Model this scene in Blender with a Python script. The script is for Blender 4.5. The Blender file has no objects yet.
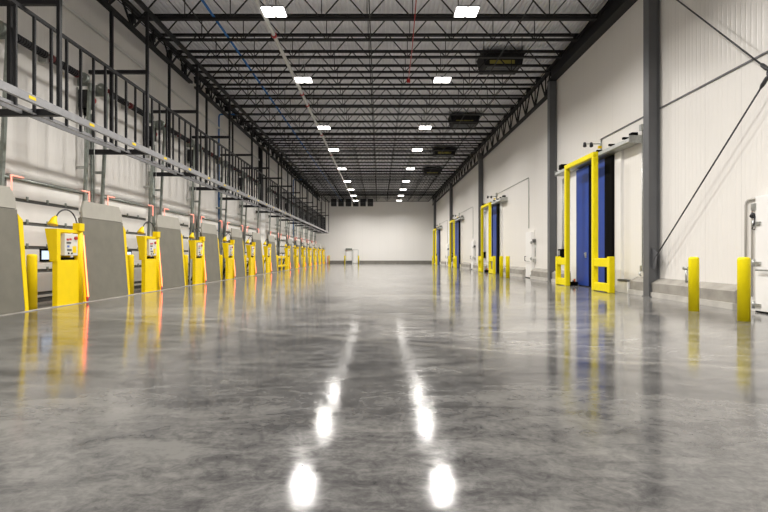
import bpy, bmesh, math, random
from mathutils import Vector, Matrix
random.seed(7)
S = bpy.context.scene
C = S.collection
PI = math.pi

# ------------------------------------------------------------------ materials
def mat(name, col, rough=0.5, metal=0.0, spec=0.5, var=0.0, vscale=6.0, bump=0.0, bscale=40.0):
    m = bpy.data.materials.new(name); m.use_nodes = True
    nt = m.node_tree; b = nt.nodes['Principled BSDF']
    b.inputs['Base Color'].default_value = (*col, 1)
    b.inputs['Roughness'].default_value = rough
    b.inputs['Metallic'].default_value = metal
    b.inputs['Specular IOR Level'].default_value = spec
    if var > 0 or bump > 0:
        tc = nt.nodes.new('ShaderNodeTexCoord')
        n = nt.nodes.new('ShaderNodeTexNoise'); n.inputs['Scale'].default_value = vscale
        n.inputs['Detail'].default_value = 5
        nt.links.new(tc.outputs['Object'], n.inputs['Vector'])
        if var > 0:
            r = nt.nodes.new('ShaderNodeMapRange')
            r.inputs['From Min'].default_value = 0.3; r.inputs['From Max'].default_value = 0.7
            r.inputs['To Min'].default_value = 1 - var; r.inputs['To Max'].default_value = 1 + var
            nt.links.new(n.outputs['Fac'], r.inputs['Value'])
            mx = nt.nodes.new('ShaderNodeVectorMath'); mx.operation = 'SCALE'
            mx.inputs[0].default_value = col
            nt.links.new(r.outputs['Result'], mx.inputs['Scale'])
            nt.links.new(mx.outputs['Vector'], b.inputs['Base Color'])
        if bump > 0:
            n2 = nt.nodes.new('ShaderNodeTexNoise'); n2.inputs['Scale'].default_value = bscale
            nt.links.new(tc.outputs['Object'], n2.inputs['Vector'])
            bp = nt.nodes.new('ShaderNodeBump'); bp.inputs['Strength'].default_value = bump
            bp.inputs['Distance'].default_value = 0.01
            nt.links.new(n2.outputs['Fac'], bp.inputs['Height'])
            nt.links.new(bp.outputs['Normal'], b.inputs['Normal'])
    return m

def emit(name, col, strength, base=None):
    m = mat(name, base or col, 0.5)
    b = m.node_tree.nodes['Principled BSDF']
    b.inputs['Emission Color'].default_value = (*col, 1)
    b.inputs['Emission Strength'].default_value = strength
    return m

def panel_mat(name, col, axis, period, rough=0.35, strength=0.25, seam=1.17):
    """white insulated metal panel with fine vertical ribs along one axis"""
    m = mat(name, col, rough)
    nt = m.node_tree; b = nt.nodes['Principled BSDF']
    tc = nt.nodes.new('ShaderNodeTexCoord')
    sx = nt.nodes.new('ShaderNodeSeparateXYZ'); nt.links.new(tc.outputs['Object'], sx.inputs[0])
    def math_(op, a, v=None):
        q = nt.nodes.new('ShaderNodeMath'); q.operation = op
        if isinstance(a, (int, float)): q.inputs[0].default_value = a
        else: nt.links.new(a, q.inputs[0])
        if v is not None:
            if isinstance(v, (int, float)): q.inputs[1].default_value = v
            else: nt.links.new(v, q.inputs[1])
        return q.outputs[0]
    c = sx.outputs[axis]
    f = math_('MULTIPLY', c, 2 * PI / period)
    s = math_('SINE', f)
    s = math_('POWER', math_('MULTIPLY', math_('ADD', s, 1.0), 0.5), 6.0)
    fr = math_('FRACT', math_('DIVIDE', c, seam))
    seamv = math_('LESS_THAN', fr, 0.012)
    h = math_('SUBTRACT', s, math_('MULTIPLY', seamv, 1.5))
    bp = nt.nodes.new('ShaderNodeBump'); bp.inputs['Strength'].default_value = strength
    bp.inputs['Distance'].default_value = 0.006
    nt.links.new(h, bp.inputs['Height']); nt.links.new(bp.outputs['Normal'], b.inputs['Normal'])
    # groove dirt: the seams between panels are grey sealant
    mx = nt.nodes.new('ShaderNodeMix'); mx.data_type = 'RGBA'
    mx.inputs['A'].default_value = (*col, 1)
    mx.inputs['B'].default_value = (col[0]*.9, col[1]*.9, col[2]*.9, 1)
    nt.links.new(seamv, mx.inputs['Factor'])
    nt.links.new(mx.outputs['Result'], b.inputs['Base Color'])
    return m

def floor_mat():
    m = mat('polished_concrete', (0.3, 0.29, 0.28), 0.2)
    nt = m.node_tree; b = nt.nodes['Principled BSDF']; N = nt.nodes.new; L = nt.links.new
    tc = N('ShaderNodeTexCoord')
    mp = N('ShaderNodeMapping'); mp.inputs['Scale'].default_value = (1.0, 1.0, 1.0)
    mp.inputs['Rotation'].default_value = (0, 0, 0.5)
    L(tc.outputs['Object'], mp.inputs['Vector'])
    def noise(scale, detail, dist=0.0, rough=0.6, src=mp):
        n = N('ShaderNodeTexNoise'); n.inputs['Scale'].default_value = scale
        n.inputs['Detail'].default_value = detail; n.inputs['Distortion'].default_value = dist
        n.inputs['Roughness'].default_value = rough
        L(src.outputs['Vector'], n.inputs['Vector']); return n.outputs['Fac']
    mp2 = N('ShaderNodeMapping'); mp2.inputs['Scale'].default_value = (0.6, 1.5, 1.0)
    mp2.inputs['Rotation'].default_value = (0, 0, -0.25)
    L(tc.outputs['Object'], mp2.inputs['Vector'])
    n1 = noise(0.5, 7, 0.8, 0.62); n2 = noise(2.6, 9, 0.6, 0.7, mp2); n3 = noise(30, 4)
    def mth(op, a, v):
        q = N('ShaderNodeMath'); q.operation = op
        for i, w in enumerate((a, v)):
            if isinstance(w, (int, float)): q.inputs[i].default_value = w
            else: L(w, q.inputs[i])
        return q.outputs[0]
    n4 = noise(7.0, 8, 1.2, 0.75)
    t = mth('ADD', mth('ADD', mth('MULTIPLY', n1, 0.34), mth('MULTIPLY', n4, 0.30)), mth('ADD', mth('MULTIPLY', n2, 0.36), mth('MULTIPLY', n3, 0.10)))
    ramp = N('ShaderNodeValToRGB')
    e = ramp.color_ramp.elements
    e[0].position = 0.455; e[0].color = FLOOR_DARK
    e[1].position = 0.62; e[1].color = FLOOR_LIGHT
    k = ramp.color_ramp.elements.new(0.525); k.color = FLOOR_MID
    L(t, ramp.inputs['Fac'])
    # pale trowel seams wandering across the slab
    sp = N('ShaderNodeSeparateXYZ'); L(tc.outputs['Object'], sp.inputs[0])
    nb = noise(0.7, 3, 0.0, 0.5, tc_as_map(nt, tc)); nb = mth('MULTIPLY', mth('SUBTRACT', nb, 0.5), 0.7)
    def band(slope, c0, w):
        v = mth('ADD', mth('ADD', sp.outputs[1], mth('MULTIPLY', sp.outputs[0], slope)), nb)
        d = mth('ABSOLUTE', mth('SUBTRACT', v, c0), 0)
        r = N('ShaderNodeMapRange'); r.interpolation_type = 'SMOOTHSTEP'
        r.inputs['From Min'].default_value = w; r.inputs['From Max'].default_value = 0
        r.inputs['To Min'].default_value = 0; r.inputs['To Max'].default_value = 1
        L(d, r.inputs['Value']); return r.outputs['Result']
    bb = mth('ADD', mth('ADD', mth('MULTIPLY', band(0.5, 6.6, 0.20), 0.42), mth('MULTIPLY', band(0.3, 3.2, 0.12), 0.12)),
             mth('ADD', mth('MULTIPLY', band(-0.1, 9.2, 0.25), 0.2), mth('MULTIPLY', band(0.05, 14.0, 0.4), 0.3)))
    mx = N('ShaderNodeMix'); mx.data_type = 'RGBA'; mx.inputs['B'].default_value = (0.24, 0.23, 0.21, 1)
    L(mth('MULTIPLY', bb, mth('MULTIPLY', n4, 2.0)), mx.inputs['Factor']); L(ramp.outputs['Color'], mx.inputs['A'])
    # sawn control joints: dark thin lines on a grid
    def joint(c, period, off, w):
        f = mth('FRACT', mth('DIVIDE', mth('ADD', c, off), period), 0)
        return mth('LESS_THAN', f, w / period)
    jj = mth('MAXIMUM', joint(sp.outputs[0], 5.0, 52.5, 0.008), joint(sp.outputs[1], 7.62, 100.8, 0.008))
    mx2 = N('ShaderNodeMix'); mx2.data_type = 'RGBA'; mx2.inputs['B'].default_value = (0.14, 0.135, 0.13, 1)
    L(mth('MULTIPLY', jj, 0.45), mx2.inputs['Factor']); L(mx.outputs['Result'], mx2.inputs['A'])
    # paler slab beyond the pour line; also paints in the far floor's reflected light
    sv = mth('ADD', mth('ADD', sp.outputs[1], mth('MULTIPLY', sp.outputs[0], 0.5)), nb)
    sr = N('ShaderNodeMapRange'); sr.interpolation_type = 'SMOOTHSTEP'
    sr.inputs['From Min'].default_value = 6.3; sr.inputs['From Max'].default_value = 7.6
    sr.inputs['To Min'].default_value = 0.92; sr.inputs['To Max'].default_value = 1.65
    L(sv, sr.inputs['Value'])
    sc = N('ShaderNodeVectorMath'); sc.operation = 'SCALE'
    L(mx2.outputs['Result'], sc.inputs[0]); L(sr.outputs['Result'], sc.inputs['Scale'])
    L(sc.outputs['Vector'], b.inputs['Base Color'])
    rr = N('ShaderNodeMapRange'); rr.inputs['From Min'].default_value = 0.35; rr.inputs['From Max'].default_value = 0.65
    rr.inputs['To Min'].default_value = 0.06; rr.inputs['To Max'].default_value = 0.15
    L(n2, rr.inputs['Value']); L(rr.outputs['Result'], b.inputs['Roughness'])
    b.inputs['Specular IOR Level'].default_value = 0.29
    bp = N('ShaderNodeBump'); bp.inputs['Strength'].default_value = 0.03; bp.inputs['Distance'].default_value = 0.02
    L(mth('ADD', n2, mth('MULTIPLY', n4, 0.5)), bp.inputs['Height']); L(bp.outputs['Normal'], b.inputs['Normal'])
    return m
def tc_as_map(nt, tc):
    q = nt.nodes.new('ShaderNodeMapping'); nt.links.new(tc.outputs['Object'], q.inputs['Vector']); return q

FLOOR_DARK = (0.042, 0.041, 0.041, 1); FLOOR_MID = (0.082, 0.080, 0.078, 1); FLOOR_LIGHT = (0.150, 0.146, 0.138, 1)
M = {}
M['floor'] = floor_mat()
M['wall'] = panel_mat('white_ribbed_wall_panel', (0.80, 0.775, 0.735), 1, 0.146, 0.33, 0.55)
M['endwall'] = panel_mat('white_end_wall_panel', (0.81, 0.795, 0.765), 0, 0.146, 0.4, 0.15)
M['doorwhite'] = mat('white_door_steel', (0.80, 0.78, 0.74), 0.38, var=0.03, vscale=3)
M['whitegloss'] = mat('white_gloss_paint', (0.86, 0.85, 0.83), 0.3)
M['yellow'] = mat('safety_yellow_paint', (0.84, 0.60, 0.001), 0.45, spec=0.25, var=0.04, vscale=4)
M['yellow_plastic'] = mat('yellow_bollard_sleeve', (0.82, 0.68, 0.002), 0.45, spec=0.25, var=0.03, vscale=5)
M['black'] = mat('black_steel_paint', (0.012, 0.012, 0.014), 0.5, spec=0.35, var=0.2, vscale=3)
M['joist'] = mat('dark_joist_primer', (0.010, 0.010, 0.011), 0.55, spec=0.3, var=0.2, vscale=2)
M['grey_steel'] = mat('dark_grey_column_paint', (0.115, 0.118, 0.125), 0.42, var=0.06, vscale=3)
M['toe'] = mat('grey_toe_board_steel', (0.30, 0.30, 0.31), 0.4, metal=0.3, var=0.1, vscale=6)
M['galv'] = mat('galvanised_steel', (0.46, 0.47, 0.45), 0.38, metal=0.75, var=0.15, vscale=18)
M['galv_paint'] = mat('grey_green_galvanised', (0.30, 0.33, 0.30), 0.4, metal=0.5, var=0.15, vscale=12)
M['leveler'] = mat('grey_leveler_paint', (0.155, 0.147, 0.118), 0.5, var=0.10, vscale=3, bump=0.15, bscale=120)
M['lip'] = mat('pale_grey_lip_paint', (0.35, 0.335, 0.29), 0.45, var=0.06, vscale=3)
M['curb'] = mat('grey_concrete_curb', (0.33, 0.31, 0.275), 0.8, var=0.18, vscale=3, bump=0.3, bscale=50)
M['curb_dark'] = mat('dark_concrete_curb', (0.19, 0.18, 0.155), 0.8, var=0.15, vscale=3)
M['curb_pale'] = mat('pale_concrete_base', (0.50, 0.48, 0.44), 0.7, var=0.12, vscale=4, bump=0.2, bscale=50)
M['deck'] = mat('light_grey_roof_deck', (0.82, 0.82, 0.85), 0.45, var=0.05, vscale=1)
M['blue'] = mat('blue_door_skin', (0.018, 0.055, 0.30), 0.45, spec=0.4, var=0.06, vscale=2)
M['rubber'] = mat('black_rubber', (0.006, 0.006, 0.006), 0.9, spec=0.05)
M['red'] = mat('red_paint', (0.45, 0.02, 0.02), 0.4)
M['darkred'] = mat('dark_red_paint', (0.16, 0.02, 0.02), 0.45)
M['bluepipe'] = mat('blue_pipe_paint', (0.015, 0.14, 0.42), 0.4)
M['beige_box'] = mat('beige_control_enclosure', (0.66, 0.64, 0.57), 0.45)
M['steelrod'] = mat('dark_steel_rod', (0.05, 0.05, 0.055), 0.4, metal=0.4)
M['lampdark'] = mat('lamp_housing_grey', (0.25, 0.25, 0.26), 0.45)
M['pipewhite'] = mat('pale_grey_pipe_paint', (0.62, 0.62, 0.60), 0.35)
M['conduit_pale'] = mat('pale_conduit', (0.50, 0.48, 0.44), 0.4)
M['orange'] = mat('orange_plastic', (0.85, 0.18, 0.02), 0.4)
M['seal'] = mat('dark_door_seal', (0.10, 0.10, 0.095), 0.6)
M['chainpaint'] = mat('blue_ink_plate', (0.10, 0.16, 0.45), 0.5)
M['led'] = emit('high_bay_led', (1.0, 0.96, 0.90), 2.2)
M['redled'] = emit('red_guide_led', (1.0, 0.15, 0.05), 1.0)
M['redled_soft'] = emit('red_corner_led', (1.0, 0.30, 0.22), 0.26)
M['pane'] = emit('daylit_door_window', (0.62, 0.75, 1.0), 0.17, (0.3, 0.35, 0.4))

# ------------------------------------------------------------------ mesh builder
class MB:
    def __init__(s): s.v = []; s.f = []; s.sm = []
    def add(s, vs, fs, smooth=False):
        n = len(s.v); s.v += [tuple(v) for v in vs]
        for f in fs: s.f.append([i + n for i in f]); s.sm.append(smooth)
        return s
    def box(s, x0, x1, y0, y1, z0, z1):
        x0, x1 = min(x0, x1), max(x0, x1); y0, y1 = min(y0, y1), max(y0, y1); z0, z1 = min(z0, z1), max(z0, z1)
        vs = [(x0,y0,z0),(x1,y0,z0),(x1,y1,z0),(x0,y1,z0),(x0,y0,z1),(x1,y0,z1),(x1,y1,z1),(x0,y1,z1)]
        return s.add(vs, [(0,3,2,1),(4,5,6,7),(0,1,5,4),(1,2,6,5),(2,3,7,6),(3,0,4,7)])
    def bar(s, a, b, w, h, up=(0,0,1)):
        a, b = Vector(a), Vector(b); d = (b - a).normalized(); u = Vector(up)
        if abs(d.dot(u)) > 0.97: u = Vector((1,0,0))
        r = d.cross(u).normalized() * (w/2); t = r.cross(d).normalized() * (h/2)
        vs = [a-r-t, a+r-t, a+r+t, a-r+t, b-r-t, b+r-t, b+r+t, b-r+t]
        return s.add(vs, [(0,3,2,1),(4,5,6,7),(0,1,5,4),(1,2,6,5),(2,3,7,6),(3,0,4,7)])
    def tube(s, pts, r, n=10, caps=True):
        pts = [Vector(p) for p in pts]; rings = []
        prev = None
        for i, p in enumerate(pts):
            if i == 0: d = pts[1] - p
            elif i == len(pts)-1: d = p - pts[i-1]
            else: d = (pts[i+1]-p).normalized() + (p-pts[i-1]).normalized()
            d.normalize()
            if prev is None:
                u = Vector((0,0,1)) if abs(d.z) < 0.9 else Vector((1,0,0))
                a = d.cross(u).normalized()
            else:
                a = (prev - d * prev.dot(d)).normalized()
            b = d.cross(a).normalized(); prev = a
            rr = r[i] if isinstance(r, (list, tuple)) else r
            rings.append([p + a*math.cos(2*PI*k/n)*rr + b*math.sin(2*PI*k/n)*rr for k in range(n)])
        vs = [v for g in rings for v in g]; fs = []
        for i in range(len(rings)-1):
            for k in range(n):
                fs.append((i*n+k, i*n+(k+1)%n, (i+1)*n+(k+1)%n, (i+1)*n+k))
        s.add(vs, fs, True)
        if caps:
            s.add(rings[0], [tuple(range(n))[::-1]]); s.add(rings[-1], [tuple(range(n))])
        return s
    def prism(s, poly, axis, a0, a1):
        """poly: list of 2D points; axis 'x': (y,z) extruded in x; 'y': (x,z); 'z': (x,y)"""
        def P(p, t): return {'x': (t, p[0], p[1]), 'y': (p[0], t, p[1]), 'z': (p[0], p[1], t)}[axis]
        n = len(poly)
        vs = [P(p, a0) for p in poly] + [P(p, a1) for p in poly]
        fs = [tuple(range(n)), tuple(range(n, 2*n))[::-1]]
        fs += [(i, i+n, (i+1)%n+n, (i+1)%n) for i in range(n)]
        return s.add(vs, fs)
    def lathe(s, prof, cx, cy, n=20, z0=0.0):
        vs = []; fs = []
        for (r, z) in prof:
            for k in range(n): vs.append((cx + r*math.cos(2*PI*k/n), cy + r*math.sin(2*PI*k/n), z0+z))
        for i in range(len(prof)-1):
            for k in range(n): fs.append((i*n+k, i*n+(k+1)%n, (i+1)*n+(k+1)%n, (i+1)*n+k))
        s.add(vs, fs, True)
        s.add(vs[:n], [tuple(range(n))[::-1]]); s.add(vs[-n:], [tuple(range(n))])
        return s
    def build(s, name, m, parent=None, bevel=0.0, loc=None):
        me = bpy.data.meshes.new(name); me.from_pydata(s.v, [], s.f); me.update()
        for p, q in zip(me.polygons, s.sm): p.use_smooth = q
        bm = bmesh.new(); bm.from_mesh(me); bmesh.ops.remove_doubles(bm, verts=bm.verts, dist=1e-5)
        bmesh.ops.recalc_face_normals(bm, faces=bm.faces)
        if bevel > 0:
            eds = [e for e in bm.edges if len(e.link_faces) == 2 and e.calc_face_angle(0) > 0.6]
            bmesh.ops.bevel(bm, geom=eds, offset=bevel, segments=2, affect='EDGES', profile=0.7)
        bm.to_mesh(me); bm.free()
        me.materials.append(m if not isinstance(m, str) else M[m])
        o = bpy.data.objects.new(name, me); C.objects.link(o)
        if parent is not None: o.parent = parent
        if loc: o.location = loc
        return o

def tag(o, label, cat=None, group=None, kind=None):
    if label: o['label'] = label
    if cat: o['category'] = cat
    if group: o['group'] = group
    if kind: o['kind'] = kind
    return o
def thing(name, loc, label, cat, group=None, kind=None):
    o = bpy.data.objects.new(name, None); C.objects.link(o); o.location = loc
    o.empty_display_size = 0.2
    return tag(o, label, cat, group, kind)
def copy_tree(o, parent=None):
    c = o.copy(); C.objects.link(c)
    if parent is not None: c.parent = parent
    for ch in list(o.children): copy_tree(ch, c)
    return c
def repeat(proto, locs, labels):
    out = []
    for i, (l, t) in enumerate(zip(locs, labels)):
        o = proto if i == 0 else copy_tree(proto)
        o.location = l; o['label'] = t; out.append(o)
    return out
def struct(o, label=None, cat=None):
    o['kind'] = 'structure'
    if label: o['label'] = label
    if cat: o['category'] = cat
    return o
ONES = ['first','second','third','fourth','fifth','sixth','seventh','eighth','ninth','tenth','eleventh','twelfth',
        'thirteenth','fourteenth','fifteenth','sixteenth','seventeenth','eighteenth','nineteenth']
def ordn(n):
    if n <= 19: return ONES[n-1]
    t = {2: 'twent', 3: 'thirt', 4: 'fort'}[n//10]
    return t + 'ieth' if n % 10 == 0 else t + 'y-' + ONES[n % 10 - 1]

LAMP_W = 30.0; LAMP_SPREAD = 154
# ------------------------------------------------------------------ constants
XR, XL = 7.45, -8.60           # side walls
YE, YB = 70.4, -12.0           # end wall, wall behind
ZR = 9.42                      # roof deck underside
P = 4.12                       # dock bay
BAY = 15.24                    # column bay
def off(k): return 2.85 if k >= 6 else 0.0
DS = -0.38

# ------------------------------------------------------------------ shell
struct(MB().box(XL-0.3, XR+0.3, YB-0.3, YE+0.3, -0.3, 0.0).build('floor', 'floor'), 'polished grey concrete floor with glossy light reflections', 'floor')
struct(MB().box(XR, XR+0.25, YB, YE, 0, ZR+0.3).build('wall_right', 'wall'), 'white ribbed panel wall with blue cold store doors', 'wall')
struct(MB().box(XL-0.25, XL, YB, YE, 0, ZR+0.3).build('wall_left', 'wall'), 'white ribbed panel wall behind the dock doors', 'wall')
struct(MB().box(XL-0.25, XR+0.25, YE, YE+0.25, 0, ZR+0.3).build('wall_end', 'endwall'), 'plain white panel wall at the far end', 'wall')
struct(MB().box(XL-0.25, XR+0.25, YB-0.25, YB, 0, ZR+0.3).build('wall_back', 'endwall'), 'plain white wall behind the viewer', 'wall')
mb = MB()
p = 0.152; x = XL - 0.2; z0, z1 = ZR, ZR + 0.06
prof = []
while x < XR + 0.2:
    prof += [(x, z0), (x+0.045, z0), (x+0.06, z1), (x+0.137, z1)]; x += p
n = len(prof)
vs = [(a, YB, b) for a, b in prof] + [(a, YE, b) for a, b in prof]
mb.add(vs, [(i, i+1, n+i+1, n+i) for i in range(n-1)])
mb.box(XL-0.25, XR+0.25, YB, YE, ZR+0.3, ZR+0.4)
struct(mb.build('ceiling', 'deck'), 'corrugated light grey roof deck above the joists', 'ceiling')

# curbs on the right: pale base tier + sloped grey curb, broken at the doors
tn = 1
CURBS = [(-11.9, 8.6), (10.42, 14.8), (19.75, 24.45), (25.75, 30.1), (34.95, 39.7), (41.0, 45.4), (50.2, 54.95), (56.15, 60.6), (65.45, 70.35)]
for (a, b) in CURBS:
    mb = MB().prism([(7.24, 0.125), (7.22, 0.37), (7.445, 0.50), (7.445, 0.125)], 'y', a, b)
    # chamfered ends
    o = struct(mb.build('trim_%d' % tn, 'curb', bevel=0.012), 'grey concrete curb with sloped top along the right wall', 'curb')
    q = MB().box(7.19, 7.445, a, b, 0, 0.125).build('base_tier', 'curb_pale', o)
    tn += 1
# pale steel edge along the dock face, end wall baseboard, wall joint trim
struct(MB().box(-6.97, -6.86, 6.0, 70.3, 0.0, 0.012).build('trim_%d' % tn, 'curb'), 'pale edge strip on floor along the docks', 'trim'); tn += 1
mb = MB().box(-6.9, -4.85, YE-0.12, YE-0.005, 0, 0.40); o = struct(mb.build('baseboard_end', 'curb_dark', bevel=0.01), 'dark concrete curb along far wall, left of doors', 'baseboard')
MB().box(-2.75, 7.15, YE-0.12, YE-0.005, 0, 0.40).build('curb_run', 'curb_dark', o, bevel=0.01)
struct(MB().box(7.42, 7.447, YB+0.1, 17.2, 4.985, 5.02).build('trim_%d' % tn, 'grey_steel'), 'thin dark joint strip across the right wall', 'trim'); tn += 1

# ------------------------------------------------------------------ right columns
mb = MB()
mb.box(0, 0.02, -0.10, 0.10, 0.02, 8.42).box(0.02, 0.27, -0.012, 0.012, 0.02, 8.42).box(0.27, 0.29, -0.10, 0.10, 0.02, 8.42)
col = thing('steel_column', (0,0,0), '', 'column', 'steel columns along the right wall')
mb = MB().box(0, 0.03, -0.14, 0.14, 0.02, 8.42).box(0.03, 0.26, -0.10, 0.10, 0.02, 8.42).box(0.26, 0.29, -0.14, 0.14, 0.02, 8.42)
mb.build('shaft', 'grey_steel', col)
MB().box(-0.015, 0.29, -0.18, 0.18, 0, 0.02).build('base_plate', 'grey_steel', col)
MB().box(-0.02, 0.29, -0.18, 0.18, 8.42, 8.44).build('cap_plate', 'black', col)
COLY = [13.7, 21.6, 21.6+BAY, 21.6+2*BAY, 21.6+3*BAY, 5.25]
repeat(col, [(7.13, y, 0) for y in COLY],
       ['dark grey steel column nearest the viewer, with cable brace attached',
        'dark grey steel column beyond the nearest blue door, left of its yellow frame',
        'dark grey steel column beyond the second blue door',
        'dark grey steel column beyond the third blue door',
        'farthest dark grey steel column, in the corner by the end wall',
        'grey steel column at the near end of the cable cross brace'])

# solid beam on the near columns, truss girders beyond
o = thing('roof_beam', (7.27, 0, 0), 'dark solid steel roof beam above the two nearest right columns', 'beam')
MB().box(-0.17, 0.17, 2, 21.7, 8.45, 8.48).build('bottom_flange', 'joist', o)
MB().box(-0.015, 0.015, 2, 21.7, 8.48, 8.97).build('web_plate', 'joist', o)
MB().box(-0.17, 0.17, 2, 21.7, 8.97, 9.0).build('top_flange', 'joist', o)
bear = MB()

def girder(x, y0, y1, zb, zt, label, grp, pan=1.524):
    o = thing('joist_girder', (x, y0, 0), label, 'girder', grp)
    Ls = y1 - y0
    for dx in (-0.05, 0.05):
        MB().box(dx-0.035, dx+0.035, 0.02, Ls-0.02, zt-0.09, zt).build('top_chord', 'joist', o)
        MB().box(dx-0.035, dx+0.035, 0.25, Ls-0.25, zb, zb+0.09).build('bottom_chord', 'joist', o)
    n = max(1, int(round(Ls / pan)))
    d = Ls / n
    for i in range(n):
        ya = i*d; ym = ya + d/2; yb = ya + d
        MB().bar((0, ya+0.1, zt-0.08), (0, ym, zb+0.05), 0.05, 0.06).build('web_diagonal', 'joist', o)
        MB().bar((0, ym, zb+0.05), (0, yb-0.1, zt-0.08), 0.05, 0.06).build('web_diagonal', 'joist', o)
        MB().bar((0, ym, zb+0.05), (0, ym, zt-0.05), 0.045, 0.045).build('web_post', 'joist', o)
    return o
GY = [21.6 + BAY*i for i in range(4)]
for i in range(3):
    girder(7.27, GY[i]+0.05, GY[i+1]-0.05, 7.95, 9.0, 'dark truss girder along the right wall top, %s from the viewer' % ['nearest','second','third'][i], 'truss girders on the right wall')
girder(7.27, GY[3]+0.05, 70.3, 7.95, 9.0, 'short dark truss girder in the far right corner', 'truss girders on the right wall')
LG = [6.4, 21.6, 36.84, 52.08, 67.32]
for i in range(4):
    girder(-7.85, LG[i]+0.05, LG[i+1]-0.05, 8.25, 9.0, 'dark truss girder above the rack posts, %s from the viewer' % ['nearest','second','third','fourth'][i], 'truss girders above the rack')
tag(MB().box(-6.855, -6.755, 8, 69.3, 8.22, 8.34).build('roof_strut', 'joist'), 'long dark roof strut carrying the room-side rack posts', 'strut')

# ------------------------------------------------------------------ roof joists
JZB, JZT = 8.40, 9.28
JY = [15.87 - 1.524 + 1.524*i for i in range(37)]
jo = thing('roof_joist', (0,0,0), '', 'joist', 'open-web joists under the roof deck')
xa, xb = -8.5, 7.38
for dy in (-0.045, 0.045):
    MB().box(xa, xb, dy-0.03, dy+0.03, JZT-0.07, JZT).build('top_chord', 'joist', jo)
    MB().box(xa+1.0, xb-0.65, dy-0.028, dy+0.028, JZB, JZB+0.055).build('bottom_chord', 'joist', jo)
web = MB(); npan = 10; x0, x1 = xa+1.05, xb-0.7; d = (x1-x0)/npan
pts = []
for i in range(npan):
    pts += [(x0+i*d, 0, JZB+0.03), (x0+(i+0.5)*d, 0, JZT-0.04)]
pts.append((x1, 0, JZB+0.03))
for a, b in zip(pts[:-1], pts[1:]): web.bar(a, b, 0.03, 0.045, up=(0,1,0))
web.bar((xa+0.15,0,JZT-0.05), (x0,0,JZB+0.03), 0.03, 0.04, up=(0,1,0)); web.bar((xb-0.12,0,JZT-0.05), (x1,0,JZB+0.03), 0.03, 0.04, up=(0,1,0))
web.build('web_rod', 'joist', jo)
sm = None
for i in range(npan+1):
    if i in (0, npan): continue
    if sm is None:
        q = MB().box(-0.013, 0.013, -0.013, 0.013, JZB+0.03, JZT-0.04).build('strut', 'joist', jo)
        sm = q.data
    else:
        q = bpy.data.objects.new('strut', sm); C.objects.link(q); q.parent = jo
    q.location = (x0+i*d, 0, 0)
for s_, xx in ((0, xa), (1, xb)):
    a = xx+0.02 if s_ == 0 else xx-0.2
    MB().box(a, a+0.18, -0.07, 0.07, JZT-0.28, JZT-0.07).build('bearing_seat', 'joist', jo)
repeat(jo, [(0, y, 0) for y in JY],
       ['dark open-web steel roof joist, %s counted from the viewer' % ordn(i+1) for i in range(len(JY))])
# joists sit 0.14 below the deck on flat ribs
for i, bx in enumerate((-5.6, -0.3, 4.4)):
    o = tag(MB().box(bx-0.018, bx+0.018, 13.6, 69.6, JZB-0.022, JZB).build('bridging_angle', 'joist'),
            ['thin dark bridging bar under the roof joists, left of the blue pipe', 'thin dark bridging bar under the joists along the ceiling centre', 'thin dark bridging bar under the joists near the right wall'][i],
            'bridging bar', 'bridging bars under the joists')
mbp = MB()

# ------------------------------------------------------------------ ceiling services
# sprinkler main with red couplings
sp = thing('sprinkler_pipe', (-3.42, 0, 8.24), 'long pale grey sprinkler main beside the left row of lights', 'pipe')
MB().tube([(0, 13, 0), (0, 69.5, 0)], 0.062, 12).build('pipe_run', 'pipewhite', sp)
for y in (16.6, 22.6, 24.3, 30.2, 36.3, 42.4, 48.5, 54.6, 60.7, 66.8):
    MB().tube([(0, y-0.07, 0), (0, y+0.07, 0)], 0.085, 12).build('coupling', 'red', sp)
for y in [13.6 + 6.096*i for i in range(10)]:
    MB().tube([(0, y, 0.05), (0, y, 0.98)], 0.008, 6).build('hanger_rod', 'galv', sp)
tag(MB().tube([(-5.15, 12.5, 8.52), (-5.15, 69.0, 8.52)], 0.038, 10).build('water_pipe', 'bluepipe'), 'long blue pipe running down the ceiling left of the lights', 'pipe')
tag(MB().tube([(-5.19, 27.2, 8.60), (-8.40, 27.2, 8.60), (-8.5, 27.2, 8.57), (-8.53, 27.2, 8.48), (-8.53, 27.2, 0.003)], 0.042, 10).build('riser_pipe', 'bluepipe'), 'blue riser pipe down the left wall above the fourth dock', 'pipe', 'blue risers')
tag(MB().tube([(1.2, 50.68, 8.62), (-8.40, 50.68, 8.62), (-8.5, 50.68, 8.58), (-8.53, 50.68, 8.48), (-8.53, 50.68, 0.003)], 0.042, 10).build('riser_pipe', 'bluepipe'), 'far blue riser pipe with a long run across the ceiling', 'pipe', 'blue risers')
o = tag(MB().tube([(1.0, 13.0, 8.395), (1.15, 18.0, 8.395), (1.2, 21.2, 8.395)], 0.014, 8).build('alarm_cable', 'red'), 'thin red cable along the ceiling between the two light rows', 'cable')
MB().box(1.13, 1.27, 21.2, 21.32, 8.28, 8.42).build('end_box', 'red', o)
tag(MB().tube([(-8.52, 8, 7.87), (-8.52, 69.8, 7.87)], 0.045, 10).build('wall_conduit', 'pipewhite'), 'long pale shiny conduit high along the left wall', 'conduit')

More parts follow.
